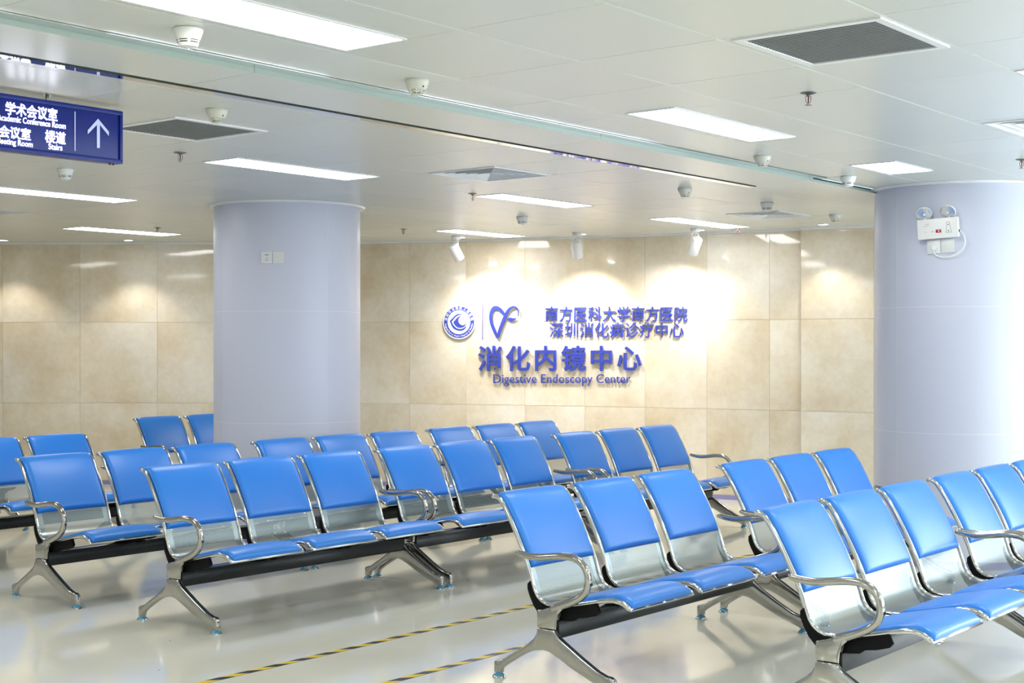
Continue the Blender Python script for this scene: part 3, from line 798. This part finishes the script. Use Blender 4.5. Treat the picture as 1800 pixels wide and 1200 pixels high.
# English line, letter by letter
def wall_line(text, x0, x1, base, cap, label):
    pm = (x0+x1)/2; root = thing('wall_lettering', label, 'lettering', mw=wall_frame(pm, base)); inv = root.matrix_world.inverted()
    full = text_bm(text, 1, .01); fa, fb, _, _ = bounds(full); full.free()
    H = text_bm('D', 1, .01); _, _, h0, h1 = bounds(H); H.free()
    sc_px = (x1-x0)/(fb-fa)
    for i, ch in enumerate(text):
        if ch == ' ': continue
        pre = text_bm(text[:i+1], 1, .01); _, pb, _, _ = bounds(pre); pre.free()
        lt = text_bm(ch, 1, .005, .0); a, b, c, e = bounds(lt)
        px = x0+(pb-(b-a)/2-fa)*sc_px; p, d, nn = wall_pt(px)
        kx = sc_px*p.y/FPX/(d.x-(px-900)/FPX*d.y); ky = (base-cap)*p.y/FPX/(h1-h0)
        for v in lt.verts: v.co = Vector(((v.co.x-(a+b)/2)*kx, v.co.y*ky, .005+v.co.z))
        o = obj('letter', lt, M['letterblue'], root, smooth=False); o.matrix_local = inv @ wall_frame(px, base, .009)
wall_line('Digestive Endoscopy Center', 868, 1109, 673, 657.5, 'slim raised blue English lettering, lowest line on beige wall')

# round emblem
def arc_poly(pts): return pts
EM_PX, EM_PY = 808, 566; p, d, nn = wall_pt(EM_PX); SCL = p.y/FPX
root = thing('wall_emblem', 'round blue and white emblem disc on beige wall', 'emblem', mw=wall_frame(EM_PX, EM_PY))
R0 = 30.0*SCL; e1 = R0/29.5        # e1 = one picture pixel
bm = bmesh.new(); lathe(bm, [(0, .008), (R0*.985, .008), (R0, .010), (R0, .023), (R0*.985, .025), (0, .025)], 64); obj('disc', bm, M['emblemwhite'], root)
bm = bmesh.new(); lathe(bm, [(R0*.70, .0252), (R0*.70, .0268), (R0*.93, .0268), (R0*.93, .0252)], 72); ring = obj('ring', bm, M['letterblue'], root, label='blue ring')
def ring_text(chars, a0, a1, rad, size, inward, name):
    bmx = bmesh.new(); n = len(chars)
    for i, ch in enumerate(chars):
        if ch == ' ': continue
        a = a0+(a1-a0)*(i+.5)/n; tb = text_bm(ch, size, .0006, .0); 
        if not tb.verts: tb.free(); continue
        xa, xb, ya, yb = bounds(tb); rot = a-PI/2 if inward else a+PI/2
        cy = size*.36
        for v in tb.verts:
            q = Vector((v.co.x-(xa+xb)/2, v.co.y-cy, 0)); q.rotate(Matrix.Rotation(rot, 3, 'Z'))
            v.co = Vector((q.x+rad*math.cos(a), q.y+rad*math.sin(a), .0274+v.co.z))
        me = bpy.data.meshes.new('tmp'); tb.to_mesh(me); tb.free(); bmx.from_mesh(me); bpy.data.meshes.remove(me)
    return obj(name, bmx, M['emblemwhite'], root, smooth=False)
ring_text('深圳市龙岗区人民医院', math.radians(176), math.radians(4), R0*.815, R0*.20, True, 'ring_characters')
ring_text("Longgang District People's Hospital of Shenzhen", math.radians(186), math.radians(354), R0*.815, R0*.135, False, 'ring_writing')
def emb_poly(pts, z1=.0275):
    bm = bmesh.new(); q = catmull([Vector((x, y, 0)) for x, y in pts+[pts[0]]], 4)[:-1]
    poly_extrude(bm, [((v.x-337/12)*e1, -(v.y-555/12)*e1) for v in q], .0252, z1); return bm
# the eye-like mark: upper lash, pupil drop, lower crescent (coordinates in picture pixels /12)
P12 = lambda L: [(a/12, b/12) for a, b in L]
obj('eye_mark', emb_poly(P12([(136, 532), (190, 480), (240, 430), (300, 392), (370, 386), (410, 400), (350, 408), (290, 432), (240, 475), (205, 520), (182, 548), (215, 610), (262, 660), (320, 690), (390, 693), (450, 670), (496, 630), (480, 680), (430, 722), (360, 736), (290, 724), (225, 690), (180, 630)])), M['letterblue'], root, smooth=False, label='blue eye outline')
obj('eye_mark', emb_poly(P12([(212, 560), (245, 520), (290, 470), (345, 440), (410, 432), (370, 450), (335, 480), (325, 520), (340, 570), (380, 606), (430, 620), (492, 590), (465, 640), (410, 668), (340, 672), (270, 640)])), M['letterblue'], root, smooth=False, label='blue drop')
bm = bmesh.new(); lathe(bm, [(R0*.10, .0252), (R0*.10, .0262), (R0*.125, .0262), (R0*.125, .0252)], 8, ((430-337)/12*e1, -(515-555)/12*e1, 0)); obj('eye_ring', bm, M['letterblue'], root, smooth=False)
# dividing bar
p, d, nn = wall_pt(848); k = p.y/FPX
bm = bmesh.new(); box(bm, -.45*k, .45*k, -32*k, 32*k, .004, .012)
o = obj('divider_bar', bm, M['letterblue'], smooth=False); o.matrix_world = wall_frame(848.5, 565); tag(o, 'thin upright bar between round emblem and ribbon heart', 'divider')
# ribbon heart
HX, HY = 780, 520; p, d, nn = wall_pt(885); k = p.y/FPX; cxp, cyp = 885, 566
root = thing('heart_emblem', 'blue open ribbon heart emblem right of the round emblem', 'emblem', mw=wall_frame(cxp, cyp))
def stroke(pts, z0, z1):
    q = catmull([Vector((x/12+HX-cxp, -(y/12+HY-cyp), w_/12)) for x, y, w_ in pts], 5); bm = bmesh.new(); Lf = []; Rt = []
    for i, v in enumerate(q):
        a = q[max(i-1, 0)]; b = q[min(i+1, len(q)-1)]; tg = Vector((b.x-a.x, b.y-a.y)).normalized(); nn_ = Vector((-tg.y, tg.x))
        Lf.append(((v.x+nn_.x*v.z/2)*k, (v.y+nn_.y*v.z/2)*k)); Rt.append(((v.x-nn_.x*v.z/2)*k, (v.y-nn_.y*v.z/2)*k))
    rows = [[bm.verts.new((x, y, z)) for x, y in side] for side in (Lf, Rt) for z in (z0, z1)]
    a0, a1, b0, b1 = rows
    for i in range(len(q)-1):
        bm.faces.new((a1[i], a1[i+1], b1[i+1], b1[i])); bm.faces.new((a0[i], a0[i+1], b0[i+1], b0[i])); bm.faces.new((a0[i], a0[i+1], a1[i+1], a1[i])); bm.faces.new((b0[i], b0[i+1], b1[i+1], b1[i]))
    for i in (0, -1): bm.faces.new((a0[i], a1[i], b1[i], b0[i]))
    return bm
obj('ribbon', stroke([(1145, 885, 30), (1085, 760, 66), (1030, 640, 68), (990, 500, 66), (1000, 350, 70), (1050, 262, 74), (1110, 245, 78), (1190, 280, 74), (1250, 340, 68), (1292, 400, 56)], .012, .024), M['letterblue'], root, smooth=False)
obj('ribbon', stroke([(1150, 880, 40), (1180, 760, 62), (1235, 610, 66), (1285, 490, 66), (1340, 370, 62), (1410, 275, 52), (1490, 236, 40), (1560, 252, 32), (1598, 310, 22), (1608, 380, 18), (1597, 435, 10)], .014, .027), M['letterblue'], root, smooth=False)
bm = bmesh.new(); q = catmull([Vector((x, y, 0)) for x, y in ((1345, 490), (1400, 465), (1450, 460), (1500, 472), (1560, 470), (1520, 510), (1470, 532), (1420, 530), (1380, 515))]+[Vector((1345, 490, 0))], 3)[:-1]
poly_extrude(bm, [((v.x/12+HX-cxp)*k, -(v.y/12+HY-cyp)*k) for v in q], .012, .024); obj('leaf', bm, M['letterblue'], root, smooth=False)

# ------------------------------------------------------------------ hanging direction sign
ST = -5.66
def sign_s(px):                          # s on the sign's face for a picture column
    kx = (px-900)/FPX; Y = ST/(kx*U2.x+U2.y); return kx*Y*U1.x+Y*U1.y, Y
def sign_xy(px, py):
    s, Y = sign_s(px); return s-S_END, CAM_H+(HOR-py)*Y/FPX
S_END = sign_s(212)[0]
zt = sign_xy(100, 178.3)[1]; zb = sign_xy(100, 274.5)[1]
pE = W(S_END, ST, 0)
root = thing('hanging_sign', 'blue lit direction sign with white lettering and arrow hanging at upper left', 'sign', mw=face_frame((pE.x, pE.y, 0), U2))
LEN = 2.0
bm = bmesh.new(); box(bm, -LEN, .004, zb+.006, zt-.006, -.062, -.004, .002); obj('panel', bm, M['signblue'], root)
bm = bmesh.new()
for y0, y1 in ((zb, zb+.020), (zt-.020, zt)): box(bm, -LEN, .010, y0, y1, -.068, .004, .003)
box(bm, -.006, .012, zb, zt, -.068, .004, .006); box(bm, -LEN-.01, -LEN+.01, zb, zt, -.068, .004, .006)
obj('frame', bm, M['signblue'], root, angle=40)
for px in (87, 92): pass
for x in (sign_xy(89.5, 170)[0], sign_xy(89.5, 170)[0]-1.3):
    bm = bmesh.new(); tube(bm, [(x, zt-.004, -.03), (x, CEIL-.001, -.03)], .008, 10); lathe(bm, [(0, 0), (.02, 0)], 12, (x, CEIL-.002, -.03)); obj('hanging_rod', bm, M['brass'], root)
def sign_text(body, px0, px1, py_top, py_bot, bold=.0, name='lettering', m='signtext', chars=False):
    """fit writing into the picture box given at its middle; px may lie beyond the picture edge"""
    x0, _ = sign_xy(px0, 200); x1, _ = sign_xy(px1, 200); pm = (px0+px1)/2
    _, ya = sign_xy(pm, py_bot); _, yb = sign_xy(pm, py_top)
    bm = fit_text(body, x0, x1, ya, yb, -.0036, .0008, bold*(yb-ya)); return obj(name, bm, M[m], root, smooth=False)
sign_text('学术会议室', 10.5, 101.5, 184.5, 207.5, .014)
sign_text('Academic Conference Room', -4, 116, 208, 218.5, 0)
sign_text('会议室', -1, 54.5, 222.5, 244, .014)
sign_text('Meeting Room', -6.5, 58, 245, 258, 0)
sign_text('楼道', 80, 116, 230, 252, .014)
sign_text('Stairs', 86, 110, 253, 263.3, 0)
x0, za = sign_xy(132.5, 265); _, zb2 = sign_xy(132.5, 196)
bm = bmesh.new(); box(bm, x0-.0022, x0+.0022, za, zb2, -.0036, -.002); obj('divider_line', bm, M['signarrow'], root, smooth=False)
def sp(px, py): x, z = sign_xy(px, py); return (x, z)
bm = bmesh.new(); A = [(173, 208.5), (191.8, 231.5), (191.8, 238.5), (176, 219), (176, 260), (171, 260), (171, 219), (155, 235.5), (155, 228.5)]
poly_extrude(bm, [sp(*q) for q in A], -.0036, -.002); obj('arrow', bm, M['signarrow'], root, smooth=False, label='pale upward arrow')
bm = bmesh.new()
for px in (197, 203): x, z = sign_xy(px, 285); lathe(bm, [(.005, 0), (.005, .004), (0, .004)], 10, (x, zb-.004, -.02))
obj('bottom_screws', bm, M['dark'], root)

# ------------------------------------------------------------------ fittings on the columns
def col_frame(C, px, py, off=0.0):
    kx = (px-900)/FPX; A = kx*kx+1; B = -2*(kx*C.x+C.y); Cc = C.x**2+C.y**2-CR**2
    Y = (-B-math.sqrt(B*B-4*A*Cc))/(2*A); p = Vector((kx*Y, Y)); n = (p-C).normalized()
    z = CAM_H+(HOR-py)*Y/FPX; q = p+n*off
    return face_frame((q.x, q.y, z), n), Y/FPX
# double socket plate on the left column
mw, k = col_frame(C1, 479.5, 452.5)
root = thing('socket_plate', 'white double socket plate high on the left column', 'socket', mw=mw)
bm = bmesh.new()
for x0, x1 in ((-20.3, -.3), (.3, 20.3)): box(bm, x0*k, x1*k, -10.5*k, 10.5*k, -.004, .009, .0025)
obj('plate', bm, M['outlet'], root)
bm = bmesh.new(); box(bm, 4*k, 18*k, -8.6*k, 8.6*k, .009, .0115, .001); obj('blank_cover', bm, M['outlet'], root)
bm = bmesh.new()
for x, y, a, b in ((-12.2, 4.6, 1.0, .8), (-8.4, 4.6, 1.0, .8), (-10.3, -1, .5, .9), (-12, -4.6, .6, .8), (-8.7, -4.6, .6, .8)): box(bm, (x-a)*k, (x+a)*k, (y-b)*k, (y+b)*k, .0088, .0094)
obj('socket_holes', bm, M['dark'], root, smooth=False)
# emergency twin light on the right column
mw, k = col_frame(C2, 1651, 402)
root = thing('emergency_light', 'white twin-head emergency light box mounted on the right column', 'emergency light', mw=mw)
tilt = math.radians(3.0); root.matrix_world = mw @ Matrix.Rotation(tilt, 4, 'Z')
bm = bmesh.new(); box(bm, -35*k, 35*k, -17.5*k, 17.5*k, .0, .055, .006); obj('case', bm, M['white'], root)
bm = bmesh.new()
box(bm, -18*k, 18*k, 19*k-.012*0-4*k, 19*k-4*k+.001, .01, .04)
bm.free()
for sx, px_ in ((-1, -22), (1, 20)):
    bm = bmesh.new(); cx = px_*k; cy = 29*k
    h = obj('lamp_head', (lambda b: (lathe(b, [(0, -.020), (.030, -.018), (.046, -.008), (.054, .008), (.055, .014), (.052, .018)], 32, (0, 0, 0)), b)[1])(bm), M['white'], root)
    h.matrix_local = Matrix.Translation((cx, cy, .045)) @ Matrix.Rotation(math.radians(38), 4, 'X') @ Matrix.Rotation(math.radians(-8*sx), 4, 'Y')
    bm = bmesh.new(); lathe(bm, [(.052, .017), (.040, .020), (.020, .0225), (0, .023)], 32); obj('lamp_glass', bm, M['glassy'], h, label='silvery reflector glass')
    bm = bmesh.new(); lathe(bm, [(.009, .0225), (.006, .0285), (0, .029)], 16); obj('led', bm, M['whitepaint'], h)
    bm = bmesh.new(); tube(bm, [(cx, 17*k, .03), (cx, 24*k, .036)], .011, 12); obj('swivel', bm, M['white'], root)
bm = bmesh.new(); box(bm, -3*k, 6.5*k, -7.8*k, -2.3*k, .0545, .059, .001); sw = obj('test_switch', bm, M['red'], root, label='red rocker switch')
bm = bmesh.new(); lathe(bm, [(.005, .0592), (.0035, .0598), (0, .0598)], 16, (2.2*k, -5*k, 0)); obj('switch_mark', bm, M['whitepaint'], sw)
bm = bmesh.new()
for a, b in (((16, 9.5), (21, 9.5)), ((21, 9.5), (23.5, -9)), ((23.5, -9), (14.5, -9)), ((14.5, -9), (16, 9.5))):
    tube(bm, [(a[0]*k, a[1]*k, .0555), (b[0]*k, b[1]*k, .0555)], .0008, 6)
for y in (5, -6): lathe(bm, [(.004, .055), (.003, .0565), (0, .0568)], 12, (18.6*k, y*k, 0))
obj('indicator_panel', bm, M['dark'], root, smooth=False)
bm = bmesh.new()
for x, w_, y in ((-24, 10, 5.0),): box(bm, x*k, (x+w_)*k, y*k, (y+.5)*k, .0551, .0556)
for x in (-20, -16.5): box(bm, x*k, (x+1.6)*k, 7.6*k, 9.2*k, .0551, .0556)
for x, w_ in ((-22, 1.2), (-11, 2.6), (-8, 1.2)): box(bm, x*k, (x+w_)*k, -6*k, -4.8*k, .0551, .0556)
obj('printed_marks', bm, M['grille'], root, smooth=False)
bm = bmesh.new(); pts = [(35*k, -7*k, .03), (38*k, -8*k, .03), (42*k, -14*k, .022), (44*k, -24*k, .018), (42*k, -34*k, .016), (36*k, -42*k, .014), (26*k, -48*k, .014), (14*k, -51*k, .016), (2*k, -50*k, .02), (-7*k, -46*k, .024), (-9.5*k, -40*k, .026), (-10*k, -36*k, .026)]
tube(bm, catmull(pts, 4), .0042, 8); obj('power_cord', bm, M['white'], root)
bm = bmesh.new(); box(bm, 34.6*k, 36.4*k, -9*k, -5*k, .022, .038, .001); obj('cord_gland', bm, M['dark'], root)
bm = bmesh.new(); lathe(bm, [(0, .030), (.015, .030), (.018, .026), (.018, .011), (0, .011)], 20, (-9.5*k, -33*k, 0)); obj('plug', bm, M['white'], root)
mw2, k2 = col_frame(C2, 1654, 433)
root = thing('socket_plate', 'white double socket plate under the emergency light on the right column', 'socket', mw=mw2 @ Matrix.Rotation(tilt, 4, 'Z'))
bm = bmesh.new()
for x0, x1 in ((-23.3, -.3), (.3, 23.3)): box(bm, x0*k2, x1*k2, -12*k2, 12*k2, -.006, .009, .0025)
obj('plate', bm, M['outlet'], root)
bm = bmesh.new(); box(bm, 4*k2, 19*k2, -9.6*k2, 9.6*k2, .009, .0112, .001); obj('blank_cover', bm, M['outlet'], root)
